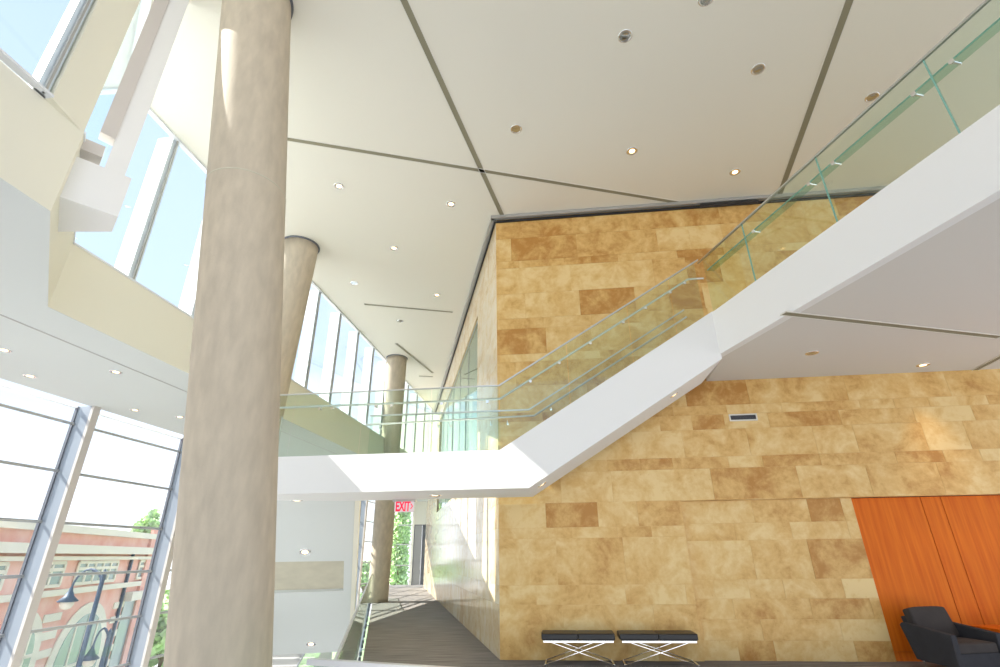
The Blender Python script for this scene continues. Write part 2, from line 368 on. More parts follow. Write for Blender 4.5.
mb = MB(); mb.slab([npt(-6)+Z*SILL, npt(2.4)+Z*SILL, npt(2.4)+Z*CEIL, npt(-6)+Z*CEIL], gn*.25); mb.slab([lp(-6)+Z*LOW, lp(3)+Z*LOW, lp(3)+Z*SOF, lp(-6)+Z*SOF], gn*.25)
struct('wall_sunblock', mb, M['white'])  # unseen solid stretches, added to keep sun patches off the front stone wall
sg = atz(0, 314, SOF); sg2 = atz(159, 380, SOF)
mb = MB(); aa = (sg2-sg).normalized(); mb.obox(sg-aa*3-Z*.006, aa*26, V((-aa.y, aa.x, 0))*.03, Z*.01); struct('trim_4', mb, M['alu'])

def glazing(name, p0, p1, z0, z1, out_n, spacing, mw, md, first=None, transoms=(), tr=.03, inset=.04, frame=True, fm='mullion', outside=False):
    """mullions stand inside the glass line"""
    t = empty(name, V(p0)+Z*z0, kind='structure'); a = (V(p1)-V(p0)); L_ = a.length; a.normalize()
    MB().obox(V(p0)+out_n*inset+Z*z0, a*L_, out_n*.012, Z*(z1-z0)).build('glass_pane', M['win_glass'], t)
    s = spacing if first is None else first
    while s < L_-.05:
        MB().obox(V(p0)+a*(s-mw/2)+out_n*(inset+.013 if outside else inset-md)+Z*z0, a*mw, out_n*md, Z*(z1-z0)).build('mullion', M[fm], t)
        if md > .4: MB().obox(V(p0)+a*(s-mw/2-.015)+out_n*(inset-md-.07)+Z*z0, a*(mw+.03), out_n*.07, Z*(z1-z0)).build('fin_nose', M['taupe'], t)
        m_ = MB(); 
        for k_ in ((-.012,) if outside else (-mw/2-.03, mw/2)): m_.obox(V(p0)+a*(s+k_)+out_n*(inset-.03 if outside else inset-.07)+Z*z0, a*.025, out_n*(.03 if outside else .07), Z*(z1-z0))
        m_.build('glazing_bead', M['alu'] if outside else M['darkalu'], t)
        s += spacing
    for z_ in transoms: MB().tube(V(p0)+out_n*(inset-.08)+Z*z_, V(p0)+a*L_+out_n*(inset-.08)+Z*z_, tr).build('transom', M['alu'], t)
    if frame:
        m_ = MB(); m_.obox(V(p0)+out_n*(inset-.06)+Z*z0, a*L_, out_n*.1, Z*.03); m_.obox(V(p0)+out_n*(inset-.06)+Z*(z1-.04), a*L_, out_n*.1, Z*.04)
        m_.build('window_frame', M['mullion'], t)
    return t
glazing('window_1', gp(6.55), gp(29.4), SILL, CEIL, gn, 1.62, .17, .34, first=1.2, outside=True)
glazing('window_2', npt(2.4), npt(3.86), SILL, CEIL, gn, 5.0, .12, .12, first=1.46-.06, outside=True)
glazing('window_3', RC, RE, SILL, CEIL, rn, 5, .02, .04, first=4)
TR = [3.58+1.09*i for i in range(-8, 2)]
FS = 3.62
y_f = 11.9
glazing('window_5', lp(y_f-2*FS), lp(36), LOW, SOF, gn, FS, .16, .42, first=FS*.0001+0.0, transoms=TR, tr=.033, inset=.35, fm='fin')

# hanging pier at the window return
zb = 5.4
A_, B_, C_, D_ = atz(58, 196, zb), atz(118, 217, zb), atz(112, 232, zb), atz(54, 232, zb)
pr_ = empty('trim_5', (A_+B_+C_+D_)/4, kind='structure')
MB().prism([A_, B_, C_, D_], zb, 5.98).build('pier_cap', M['white'], pr_, bevel=.006)
ab = (B_-A_).normalized(); bi = (C_-B_).normalized()
p1 = A_+(B_-A_)*.50+bi*.02; p2 = B_-ab*.07+bi*.02
MB().prism([p1, p2, p2+bi*.2, p1+bi*.2], 5.98, CEIL).build('pier_shaft', M['white'], pr_)
p0 = A_+(B_-A_)*.22-bi*.02; p0b = p1-bi*.02-ab*.0
MB().prism([p0, p0b, p0b+bi*.16, p0+bi*.16], 6.42, CEIL).build('pier_cover', M['taupe'], pr_)
MB().prism([A_+(B_-A_)*.02, A_+(B_-A_)*.40, A_+(B_-A_)*.40+bi*.2, A_+(B_-A_)*.02+bi*.2], 6.1, 6.26).build('pier_bracket', M['taupe'], pr_)

# ------------------------------------------------------------------ columns
def column(base, top, r, label, seams=(), z1=CEIL):
    base, top = V(base), V(top); t = empty('concrete_column', base, label, 'column')
    ax = (top-base)
    mb = MB(); n = 64; rings = 40
    for k_ in range(rings+1):
        c = base+ax*(k_/rings)
        for i in range(n): th = 2*math.pi*i/n; mb.v.append(c+V((math.cos(th)*r, math.sin(th)*r, 0)))
    for k_ in range(rings):
        for i in range(n): j = (i+1) % n; mb.f.append([k_*n+i, k_*n+j, (k_+1)*n+j, (k_+1)*n+i]); mb.c.append(None)
    mb.f.append(list(range(n))[::-1]); mb.c.append(None); mb.f.append([rings*n+i for i in range(n)]); mb.c.append(None)
    mb.build('shaft', M['concrete'], t, smooth=True)
    for z_ in seams:
        c = base+ax*((z_-base.z)/ax.z); MB().lathe([(r-.01, -.012), (r+.004, -.008), (r+.004, .008), (r-.01, .012)], c, n=64).build('joint_ring', M['beam'], t, smooth=True)
    c = base+ax*((z1-.001-base.z)/ax.z)
    MB().lathe([(r-.01, -.03), (r+.035, -.03), (r+.035, 0.0), (r-.01, 0)], c, n=64).build('ceiling_collar', M['darkalu'], t, smooth=True)
    return t
mp0 = EYE+ray(220, 660)*4.88; mp1 = EYE+ray(258, 0)*7.63
def ext(a, b, z): return a+(b-a)*((z-a.z)/(b.z-a.z))
column(ext(mp0, mp1, LOW), ext(mp0, mp1, CEIL), .47, 'thick pale concrete column nearest the camera, running the full height of the photo', seams=(6.05,))
t2 = atz(300.5, 246, CEIL); t2b = online(271, 380, (0, 12.3), (1, 0))
column(ext(t2, t2b, LOW), t2, .47, 'concrete column partly hidden behind the biggest column, its dark-collared top at the ceiling')
t3 = atz(397, 358, CEIL); t3b = atz(377.5, 602, 0)
column(t3b, t3, .42, 'slimmest and farthest concrete column, standing on the corridor carpet')

# ------------------------------------------------------------------ floors
def ce(y, off=0): return V((-.17-.223*y+off, y, 0))
mb = MB(); mb.prism([ce(9.2), ce(36.5), (-4.9, 36.5), (-4.0, 32), (0, 12), (14, 11.5), (14, 8.0), (1.0, 8.9)], -.35, 0)
struct('floor', mb, M['carpet'])
mb = MB(); mb.prism([(-1.9, 2.9), (-1.9, -6), (14, -6), (14, .2), (5.0, 1.2)], -.35, 0)
struct('floor_near', mb, M['carpet'])
mb = MB(); mb.prism([lp(-6, .2), lp(36.5, .2), (6, 36.5), (14, 12), (14, -6)], LOW-.3, LOW); struct('floor_lower', mb, M['floor_low'])
# far end of the hall
e1 = lp(36); XD = -6.02
glazing('window_6', V((e1.x, 36, 0)), V((XD, 36, 0)), LOW, SOF, V((0, 1, 0)), 1.4, .06, .10, first=4, transoms=[-.1, 1.15, 2.4, 3.6], tr=.035)
mb = MB(); mb.box(XD, XD+.14, 35.85, 36.2, 0, SOF); mb.box(XD+.14, -4.0, 35.9, 36.2, 3.62, SOF); mb.box(-5.1, -4.0, 35.9, 36.2, 0, 3.62); struct('wall_end', mb, M['cream'])
dr = empty('interior_shade_1', (-5.5, 36, 0), kind='structure')
MB().box(XD+.17, XD+.66, 36.0, 36.05, .02, 3.58).build('door_leaf_and_shade', M['alu'], dr)
MB().box(XD+.68, -5.12, 36.0, 36.05, .02, 3.58).build('door_leaf_and_shade', M['interior_shade'], dr)  # dark sheet standing for the shaded interior beside the grey leaf
m_ = MB(); m_.box(XD+.14, XD+.17, 35.93, 36.1, 0, 3.62); m_.box(XD+.17, -5.1, 35.93, 36.1, 3.58, 3.62); m_.build('door_frame', M['darkalu'], dr)
MB().tube((XD+.62, 35.93, .9), (XD+.62, 35.93, 1.3), .02).build('door_handle', M['steel'], dr)

# ------------------------------------------------------------------ mid-landing bridge and stair flight
P2 = V((3.958, 8.463, 0)); FO = P2 - w*P2.x/w.x        # front plane origin (X = 0)
FO = P2 - w*(P2.x/w.x)
def fp(s, z, off=0): return FO + w*s + wn*off + Z*z
ZL, ZB = 3.383, 2.73; SX = -.03; SLP = .607; SB = .457; XE = 4.0; DEP = 1.45
tops = [(-5.6, ZL), (SX, ZL), (XE, ZL+SLP*(XE-SX))]; bots = [(XE, ZB+SLP*(XE-SB)), (SB, ZB), (-5.6, ZB)]
st = empty('staircase', fp(0, ZB, .6), 'white landing bridge with solid stair flight rising right to the upper balcony', 'staircase')
MB().slab([fp(s, z) for s, z in tops+bots], wn*.12).build('front_stringer', M['white'], st)
th = .32
MB().slab([fp(s, z, .12) for s, z in [(-5.6, ZL-.12), (.35, ZL-.12), (XE, ZL-.12+SLP*(XE-.35))]+bots], wn*(DEP-.14)).build('landing_slab', M['white'], st)
nst = 15; rise = (SOFR+.60-ZL)/nst; run = rise/SLP; m_ = MB()
for i in range(nst):
    s0 = .12+i*run; m_.slab([fp(s0, ZL-.12+rise*i, .125), fp(s0+run+.02, ZL-.12+rise*i, .125), fp(s0+run+.02, ZL-.12+rise*(i+1), .125), fp(s0, ZL-.12+rise*(i+1), .125)], wn*(DEP-.15))
m_.build('steps', M['carpet'], st)

# ------------------------------------------------------------------ upper balcony
def bp(s, z, off=0): return V((P2.x, P2.y, 0)) - d*s + dn*off + Z*z
BT = 5.80
bal = empty('balcony', bp(0, SOFR), 'white upper balcony slab projecting across the right side', 'balcony')
wl = C0+w*4.45
mb = MB(); mb.slab([bp(-.12, SOFR), bp(13, SOFR), bp(13, BT), bp(-.12, BT)], dn*.14)
mb.build('fascia', M['white'], bal)
mb = MB(); mb.prism([bp(-.12, 0, .14), bp(13, 0, .14), (14, -4), C0+w*14, V((4.30, 10.03, 0))-wn*0], SOFR, SOFR+.6); mb.build('slab', M['soffit2'], bal)

# ------------------------------------------------------------------ glass railings
def rail_glass(t, path, h0, h1, nrm, joints, thick=.015):
    """path: function s -> base point; panels between joints"""
    for a, b in zip(joints[:-1], joints[1:]):
        p, q_ = path(a+.008), path(b-.008)
        MB().slab([p+Z*h0, q_+Z*h0, q_+Z*h1, p+Z*h1], nrm*thick).build('glass_panel', M['rail_glass'], t)
def bracket(t, p, nrm, down=.05, L_=.07, r=.012):
    m_ = MB(); m_.tube(p, p+nrm*L_, r, n=8); m_.tube(p-nrm*.012, p+nrm*.008, r*2.2, n=12); m_.tube(p+nrm*L_, p+nrm*L_+Z*down, r*.8, n=8)
    m_.build('bracket', M['chrome'], t)
CAPH = 1.175
# front railing over landing and flight
def front(s):
    z = ZL if s < SX else ZL+SLP*(s-SX)
    return fp(s, z, .03)
fr = empty('glass_railing', fp(-1, ZL, .03), 'clear glass balustrade along the front of the white landing bridge and stair flight', 'railing')
J = [-5.5, -3.95, -2.6, -1.3, SX]
rail_glass(fr, front, -.05, CAPH, wn, J); 
J2 = [SX, 1.25, 2.45, 3.3, 3.85]
def front2(s): return fp(s, ZL+SLP*(s-SX), .03)
rail_glass(fr, front2, -.05, CAPH, wn, J2)
def bar(mb, p, q_, nrm, wd, ht):
    mb.slab([p-nrm*wd/2, q_-nrm*wd/2, q_+nrm*wd/2, p+nrm*wd/2], Z*ht)
m_ = MB(); o_ = wn*.007+Z*CAPH
bar(m_, front(-5.5)+o_, front2(SX)+o_, wn, .03, .022); bar(m_, front2(SX)+o_, front2(3.93)+o_, wn, .03, .03); m_.build('cap_rail', M['steel'], fr)
m_ = MB(); hr = CAPH-.22; ho = wn*.09
m_.path([front(-5.4)+Z*hr+ho, front2(SX)+Z*hr+ho, front2(3.7)+Z*hr+ho, front2(3.7)+Z*hr+ho+w*.3], .02, 10); m_.build('handrail', M['steel'], fr)
for s in (-4.3, -3.45, -3.2, -2.35, -2.05, -1.1, -.25): bracket(fr, front(s)+Z*(hr-.07), wn, .05, .09)
for s in (.55, 1.1, 1.7, 2.35, 2.8, 3.3, 3.6): bracket(fr, front2(s)+Z*(hr-.07), wn, .05, .09)
# wall-side railing with its own handrail
br = empty('glass_railing', fp(-1.5, ZL, 1.38), 'rear glass balustrade on the landing with double rails following the flight beside the stone wall', 'railing')
def back(s, z=0): return fp(s, (ZL+.06 if s < .45 else ZL+.06+SLP*(s-.45))+z, 1.40)
for a, b in ((-2.95, -1.6), (-1.6, -.15)):
    MB().slab([back(a+.01, -.1), back(b-.01, -.1), back(b-.01, 1.0), back(a+.01, 1.0)], wn*.015).build('glass_panel', M['rail_glass'], br)
m_ = MB(); bar(m_, back(-2.95, 1.0), back(.44, 1.0), wn, .035, .03); bar(m_, back(.44, 1.0), back(3.9, 1.0), wn, .035, .03); m_.build('cap_rail', M['steel'], br)
m_ = MB(); m_.path([back(-3.0, .8)-wn*.1, back(.55, .8)-wn*.1, back(3.9, .8)-wn*.1], .02, 10); m_.build('handrail', M['steel'], br)
for s in (-2.7, -1.45, -1.2, -.35, .0, .9): bracket(br, back(s, .73), -wn, .05, .1)
for s_, o_, h_ in ((-2.95, 0, 1.0), (-3.0, -.1, .82)): MB().box(-.02, .02, -.02, .02, 0, h_).build('post', M['steel'], br, loc=fp(s_, ZL-.05, 1.40+o_)-V(br.location))
# end railing of the landing
er = empty('glass_railing', fp(-4.35, ZL, .2), 'short glass end railing of the landing right beside the biggest column', 'railing')
MB().slab([fp(-4.6, ZL-.05, .16), fp(-4.85, ZL-.05, 1.1), fp(-4.85, ZL+.95, 1.1), fp(-4.6, ZL+.95, .16)], w*.015).build('glass_panel', M['rail_glass'], er)
m_ = MB(); m_.path([fp(-4.58, ZL+.98, .14), fp(-4.83, ZL+.98, 1.1)], .02, 10); m_.path([fp(-4.25, ZL+.8, .2), fp(-4.25, ZL-.1, .2)], .016); m_.build('handrail', M['steel'], er)

# balcony railing
bl = empty('glass_railing', bp(3, BT), 'green-tinted glass balustrade on the upper balcony at the top right', 'railing')
js = []
for u_, v_ in ((740, 225), (817, 168), (924, 66)): 
    p = online(u_, v_, P2, d); js.append(-(p-P2).dot(d))
JB = [.0]+js
while JB[-1] < 11: JB.append(JB[-1]+(js[2]-js[1]))
CB = 6.96
for a, b in zip(JB[:-1], JB[1:]):
    if b-a < .2: continue
    MB().slab([bp(a+.008, BT-.05, .03), bp(b-.008, BT-.05, .03), bp(b-.008, CB, .03), bp(a+.008, CB, .03)], dn*.018).build('glass_panel', M['rail_glass'], bl)
    if a > .1: MB().obox(bp(a-.008, BT-.03, .029), -d*.014, dn*.02, Z*(CB-BT+.03)).build('glass_edge', M['edge'], bl)
m_ = MB(); m_.slab([bp(-.16, CB, .02), bp(11, CB, .02), bp(11, CB, .055), bp(-.16, CB, .055)], Z*.03); m_.build('cap_rail', M['steel'], bl)
m_ = MB(); m_.slab([bp(0, CB-.24, .09), bp(11, CB-.24, .09), bp(11, CB-.24, .23), bp(0, CB-.24, .23)], Z*.012); m_.build('handrail', M['rail_band'], bl)
m_ = MB(); m_.slab([bp(0, CB-.245, .085), bp(11, CB-.245, .085), bp(11, CB-.245, .095), bp(0, CB-.245, .095)], Z*.02); m_.build('handrail_edge', M['edge'], bl)
for i, s in enumerate(JB[1:]):
    for o_ in (-.22, .22):
        if i == 0 and o_ < 0: continue
        bracket(bl, bp(s+o_, CB-.30, .03), dn, .04, .13, .014)

# corridor railing + near cross rail
cr_ = empty('glass_railing', (-2.3, 9, 0), 'glass railing along the left edge of the carpeted corridor floor, sloping to the bottom', 'railing')
R0 = V((-1.13, 3.95, 0)); R1 = ce(25.0, -.12)
ra = (R1-R0).normalized(); rnn = V((ra.y, -ra.x, 0)); LL = (R1-R0).length
n_ = 13
for i in range(n_):
    a, b = LL*i/n_+.01, LL*(i+1)/n_-.01
    MB().slab([R0+ra*a-Z*.3, R0+ra*b-Z*.3, R0+ra*b+Z*1.05, R0+ra*a+Z*1.05], rnn*.015).build('glass_panel', M['rail_glass'], cr_)
m_ = MB(); bar(m_, R0+Z*1.05, R1+Z*1.05, rnn, .022, .02); m_.build('cap_rail', M['steel'], cr_)
for i in range(n_):
    for o_ in (.3, 1.3): MB().obox(R0+ra*(LL*i/n_+o_)-rnn*.02-Z*.2, ra*.07, rnn*.06, Z*.07).build('clamp', M['darkalu'], cr_)
nr = empty('glass_railing', (0, 3.6, 0), 'near cross railing with a steel cap at the very bottom of the photo', 'railing')
n1_ = atz(313, 659.5, 1.07); n2_ = atz(500, 671.5, 1.07); na = (n2_-n1_); na.z = 0; na.normalize(); nb = V((-na.y, na.x, 0))
n1_.z = 0
m_ = MB(); bar(m_, n1_-na*.03+Z*1.04, n1_+na*7+Z*1.04, nb, .05, .035); m_.build('cap_rail', M['steel'], nr)
for i in range(5): MB().slab([n1_+na*(1.4*i+.01)-Z*.3, n1_+na*(1.4*i+1.39)-Z*.3, n1_+na*(1.4*i+1.39)+Z*1.04, n1_+na*(1.4*i+.01)+Z*1.04], nb*.015).build('glass_panel', M['rail_glass'], nr)

# ------------------------------------------------------------------ descending flight behind the landing (we see its underside)
Q0 = V((-2.98, 10.66, ZB+.02)); dd = (d*1 - Z*.62); un = V((0, 0, 0))
pn = dn.cross(dd).normalized()
if pn.z > 0: pn = -pn                                    # underside normal
def onpl(u, v):
    r_ = ray(u, v); return EYE + r_*((Q0-EYE).dot(pn)/r_.dot(pn))
def sc(P): q_ = P-Q0; return (V((q_.x, q_.y, 0)).dot(d), V((q_.x, q_.y, 0)).dot(dn))
s_t, c_r = sc(onpl(344, 561)); s_b, _ = sc(onpl(344, 591)); s_e, c_l = sc(onpl(276, 655))
def dp(s, c, up=0): return Q0 + dd*s + dn*c - pn*up
WL = -2.35; R_ = -.12
df = empty('stair_flight', Q0, 'pale grey underside of a stair flight descending behind the landing, with a concrete beam slot', 'stair')
mb = MB()
for s0, s1, c0, c1 in ((-.05, s_t, WL, 0), (s_b, s_e, WL, 0), (s_t, s_b, c_r, 0)):
    mb.slab([dp(s0, c0), dp(s1, c0), dp(s1, c1), dp(s0, c1)], -pn*.35)
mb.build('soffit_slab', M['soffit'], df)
mb = MB(); mb.slab([dp(s_t, WL, .06), dp(s_b, WL, .06), dp(s_b, c_r-.001, .06), dp(s_t, c_r-.001, .06)], -pn*.3); mb.build('concrete_beam', M['beam'], df)
mb = MB(); mb.slab([dp(-.05, 0.002), dp(s_e, 0.002), dp(s_e, 0.002, .35), dp(-.05, .002, .35)], dn*.1); mb.build('side_stringer', M['cream'], df)
mb = MB(); nn_ = 22
for i in range(nn_):
    s0 = s_e*i/nn_; a = dp(s0, WL, .35); b = dp(s0, -.02, .35); mb.obox(a, b-a, d*(s_e/nn_), Z*.18)
mb.build('steps', M['carpet'], df)
# lower stair and its glass seen beside the column
lsx = empty('stair_flight', (-8, 17.5, LOW), 'lower pale steps glimpsed at the bottom beside the biggest column', 'stair')
mb = MB()
for i in range(16): mb.box(-9.6, -6.6, 17.5+.32*i, 17.5+.32*(i+1)+.02, LOW, LOW+1.6+.17*(i+1))
mb.build('steps', M['floor_low'], lsx)
lg = empty('glass_railing', (-6.5, 17.2, LOW), 'blue-tinted lower glass railing seen at the bottom left of the corridor rail', 'railing')
MB().slab([V((-6.5, 17.2, -3.3)), V((-6.5, 22.6, -.5)), V((-6.5, 22.6, .6)), V((-6.5, 17.2, -2.2))], V((.015, 0, 0))).build('glass_panel', M['rail_glass'], lg)
m_ = MB(); m_.path([V((-6.49, 17.2, -2.18)), V((-6.49, 22.6, .62))], .025); m_.build('cap_rail', M['steel'], lg)

# ------------------------------------------------------------------ downlights
def downlight(P, nrm, lit, label, r=.10, power=0, group=None):
    t = empty('downlight', P, label, 'ceiling light', group)
    nrm = V(nrm).normalized(); q_ = nrm.to_track_quat('-Z', 'Y').to_matrix()     # local -Z looks out of the ceiling
    def tr(mb, off=V((0, 0, 0))):
        for i in range(len(mb.v)): mb.v[i] = P + q_ @ mb.v[i]
        return mb
    m_ = MB(); m_.lathe([(r+.018, .0), (r+.018, -.006), (r, -.012), (r-.01, -.004)], (0, 0, 0), n=28); tr(m_).build('trim_ring', M['chrome'], t, smooth=True)
    m_ = MB(); m_.lathe([(r-.008, -.003), (r*.75, -.006), (r*.62, -.004)], (0, 0, 0), n=28); tr(m_).build('reflector', M['lens_off'], t, smooth=True)
    m_ = MB(); m_.lathe([(r*.62, -.005), (r*.3, -.008), (.001, -.009)], (0, 0, 0), n=24); tr(m_).build('lens', M['lens_on'] if lit else M['lens_off'], t, smooth=True)
    if lit and power:
        ld = bpy.data.lights.new('lamp', 'SPOT'); ld.energy = power; ld.spot_size = 1.15; ld.spot_blend = 1; ld.color = (1, .70, .40); ld.shadow_soft_size = .05
        lo = bpy.data.objects.new('lamp', ld); col.objects.link(lo); lo.parent = t; lo.location = nrm*.04; lo.rotation_euler = nrm.to_track_quat('-Z', 'Y').to_euler()
DL = [(339, 186, 1, 'lit downlight nearest the thick columns, above the second column top'),
      (451, 204, 1, 'lit downlight in the ceiling left of the long slot end by the stone corner'),
      (394, 248, 1, 'lit downlight alone in the middle of the narrowing ceiling'),
      (437, 295, 1, 'lit downlight close to the metal channel of the side stone wall'),
      (632, 151, 1, 'lit downlight left one of two above the big stone wall'),
      (735, 172, 1, 'lit downlight nearest the stone wall top, above the stair railing'),
      (354, 283, 0, 'unlit small downlight beside the clerestory window top'),
      (400, 321, 0, 'unlit farthest downlight near the slimmest column top'),
      (516, 129, 0, 'unlit chrome downlight between the two long crossing slots'),
      (625, 36, 0, 'unlit chrome downlight high up near the top centre'),
      (758, 69, 0, 'unlit chrome downlight left of the right-hand slot'),
      (872, 97, 0, 'unlit chrome downlight touching the balcony cap rail'),
      (706, -1, 0, 'unlit downlight cut by the top edge of the photo')]
for u_, v_, lit, lb in DL: downlight(atz(u_, v_, CEIL), (0, 0, -1), lit, lb, power=60)
for u_, v_, lit, lb in [(812, 353, 0, 'unlit chrome downlight in the soffit under the upper balcony'), (923, 365, 1, 'lit downlight in the balcony soffit above the orange panels'),
                        (4, 350, 1, 'dim downlight in the left soffit at the photo edge'), (30, 376, 1, 'downlight in the left soffit above the window fins, second from the edge'),
                        (116, 372, 1, 'left soffit downlight between the thin seam line and the cream bulkhead edge'), (135, 410, 1, 'downlight in the left soffit just above the tall window head'), (180, 417, 1, 'left soffit downlight nearest the biggest column')]:
    downlight(atz(u_, v_, SOFR if u_ > 500 else SOF), (0, 0, -1), lit, lb, power=70 if u_ == 923 else 25, r=.095)
downlight(atz(297, 500.5, ZB), (0, 0, -1), 1, 'lit downlight under the landing bridge at its left end', power=25)
downlight(atz(435, 495.3, ZB), (0, 0, -1), 1, 'downlight under the landing bridge right of the exit sign', power=25)
fn = V((SLP*w.x, SLP*w.y, -1)).normalized()
def onflight(u, v):
    r_ = ray(u, v); o_ = fp(SB, ZB); return EYE+r_*((o_-EYE).dot(fn)/r_.dot(fn))
downlight(onflight(542, 484.5), fn, 1, 'lower recessed light on the sloping underside of the stair flight', r=.07)
downlight(onflight(674, 395), fn, 1, 'upper glowing light on the sloping underside of the stair flight', r=.07)
downlight(onpl(305, 552), pn, 1, 'glowing oval light on the descending soffit above the concrete beam', r=.11, power=15)
downlight(onpl(311, 644), pn, 1, 'glowing oval light low on the descending soffit below the beam', r=.11, power=15)

# ------------------------------------------------------------------ exit sign, vents
ex0 = atz(403.5, 500.5, ZB)
ec = atz(404, 498, ZB); 
ex = empty('exit_sign', V((ec.x, ec.y+.25, ZB)), 'white exit sign with red letters hanging under the landing bridge', 'sign')
cx, cy = ec.x-.05, ec.y+.3
MB().box(cx-.22, cx+.24, cy-.06, cy+.06, ZB-.04, ZB).build('canopy', M['alu'], ex)
MB().box(cx-.18, cx+.20, cy-.02, cy+.02, ZB-.235, ZB-.03).build('sign_box', M['sign_white'], ex)
tcv = bpy.data.curves.new('sign_letters', 'FONT'); tcv.body = 'EXIT'; tcv.size = .235; tcv.extrude = .002; tcv.offset = .007; tcv.space_character = .93
to = bpy.data.objects.new('letters', tcv); col.objects.link(to); to.parent = ex; tcv.materials.append(M['sign_red'])
tm = bpy.data.meshes.new_from_object(to); bpy.data.objects.remove(to); to = bpy.data.objects.new('letters', tm); col.objects.link(to); to.parent = ex
to.rotation_euler = (math.pi/2, 0, 0); to.location = V((cx-.16, cy-.023, ZB-.213))-V(ex.location); to.scale = (.64, 1.1, 1)
m_ = MB(); m_.slab([(cx+.135, cy-.021, ZB-.085), (cx+.15, cy-.021, ZB-.075), (cx+.185, cy-.021, ZB-.13), (cx+.165, cy-.021, ZB-.13)], (0, -.004, 0)); m_.slab([(cx+.135, cy-.021, ZB-.175), (cx+.15, cy-.021, ZB-.185), (cx+.185, cy-.021, ZB-.13), (cx+.165, cy-.021, ZB-.13)], (0, -.004, 0))
m_.build('arrow', M['sign_red'], ex)
vc = online(743, 417.5, C0, w); 
ve = empty('wall_vent', vc, 'small black slotted vent in the stone wall under the balcony', 'vent')
m_ = MB(); o_ = vc-wn*.02
for a, b, c, e_ in ((-.27, .27, -.07, -.045), (-.27, .27, .045, .07), (-.27, -.245, -.045, .045), (.245, .27, -.045, .045)): m_.obox(o_+w*a+Z*c, w*(b-a), wn*.03, Z*(e_-c))
m_.build('vent_frame', M['aluframe'], ve)
MB().obox(vc-wn*.006-w*.245-Z*.045, w*.49, wn*.01, Z*.09).build('vent_core', M['black'], ve)
m_ = MB()
for i in range(3): m_.obox(vc-wn*.014-w*.245+Z*(-.03+.025*i), w*.49, wn*.01, Z*.006)
m_.build('louver', M['darkalu'], ve)
gc = atz(716, 206.5, 9.42)
gv = empty('ceiling_grille', C0+w*5.55-wn*.06+Z*9.33, 'long black linear grille tucked at the top of the stone wall', 'vent')
MB().obox(C0+w*4.95-wn*.15+Z*9.32, w*1.35, wn*.1, Z*.04).build('grille_body', M['black'], gv)
m_ = MB()
for i in range(2): m_.obox(C0+w*4.95-wn*(.13-.05*i)+Z*9.315, w*1.35, wn*.008, Z*.01)
m_.build('slat', M['darkalu'], gv)

# ------------------------------------------------------------------ orange wood panels
wp = empty('wood_panelling', C0+w*XO+wn*.15, 'orange veneer wall panelling filling the low recess behind the armchair', 'wall panelling')
xs = [XO]+[ (online(u_, 540, C0+wn*.12, w)-C0).dot(w) for u_ in (934, 955)]+[9.75, 10.05, 12, 14]
for a, b in zip(xs[:-1], xs[1:]): MB().obox(C0+w*(a+.006)+wn*.12+Z*.14, w*(b-a-.012), wn*.03, Z*(RZ-.16)).build('panel', M['wood'], wp)
MB().obox(C0+w*XO+wn*.13, w*(14-XO), wn*.03, Z*.135).build('skirting', M['wood'], wp)
MB().obox(C0+w*XO+wn*.155, w*(14-XO), wn*.2, Z*RZ).build('backing', M['black'], wp)

# ------------------------------------------------------------------ soft helper
def soft(name, parent, cx, cy, cz, sx_, sy_, sz_, r, m, puff=0, rot=None, seg=4):
    bm = bmesh.new(); bmesh.ops.create_cube(bm, size=1)
    bmesh.ops.subdivide_edges(bm, edges=bm.edges[:], cuts=5, use_grid_fill=True)
    for v_ in bm.verts:
        x, y, z = v_.co*2
        k_ = puff*((1-x**4)*(1-y**4))
        k2 = puff*.5*(1-z**4)
        v_.co = V((x*(sx_/2+k2*(1-y**4)), y*(sy_/2+k2*(1-x**4)), z*(sz_/2)+(1 if z > .99 else (-1 if z < -.99 else 0))*k_))
    me = bpy.data.meshes.new(name); bm.to_mesh(me); bm.free()
    o = bpy.data.objects.new(name, me); col.objects.link(o); o.parent = parent; o.location = (cx, cy, cz); me.materials.append(m)
    if rot: o.rotation_euler = rot
    b = o.modifiers.new('bevel', 'BEVEL'); b.width = r; b.segments = seg; b.limit_method = 'ANGLE'; b.angle_limit = 1.0
    for p in me.polygons: p.use_smooth = True
    o.modifiers.new('wn', 'WEIGHTED_NORMAL')
    return o
def lmesh(mb, name, m, parent, **k):               # geometry given in the thing's local frame
    off = offset(parent)
    for i in range(len(mb.v)): mb.v[i] = mb.v[i]+off
    return mb.build(name, m, parent, **k)

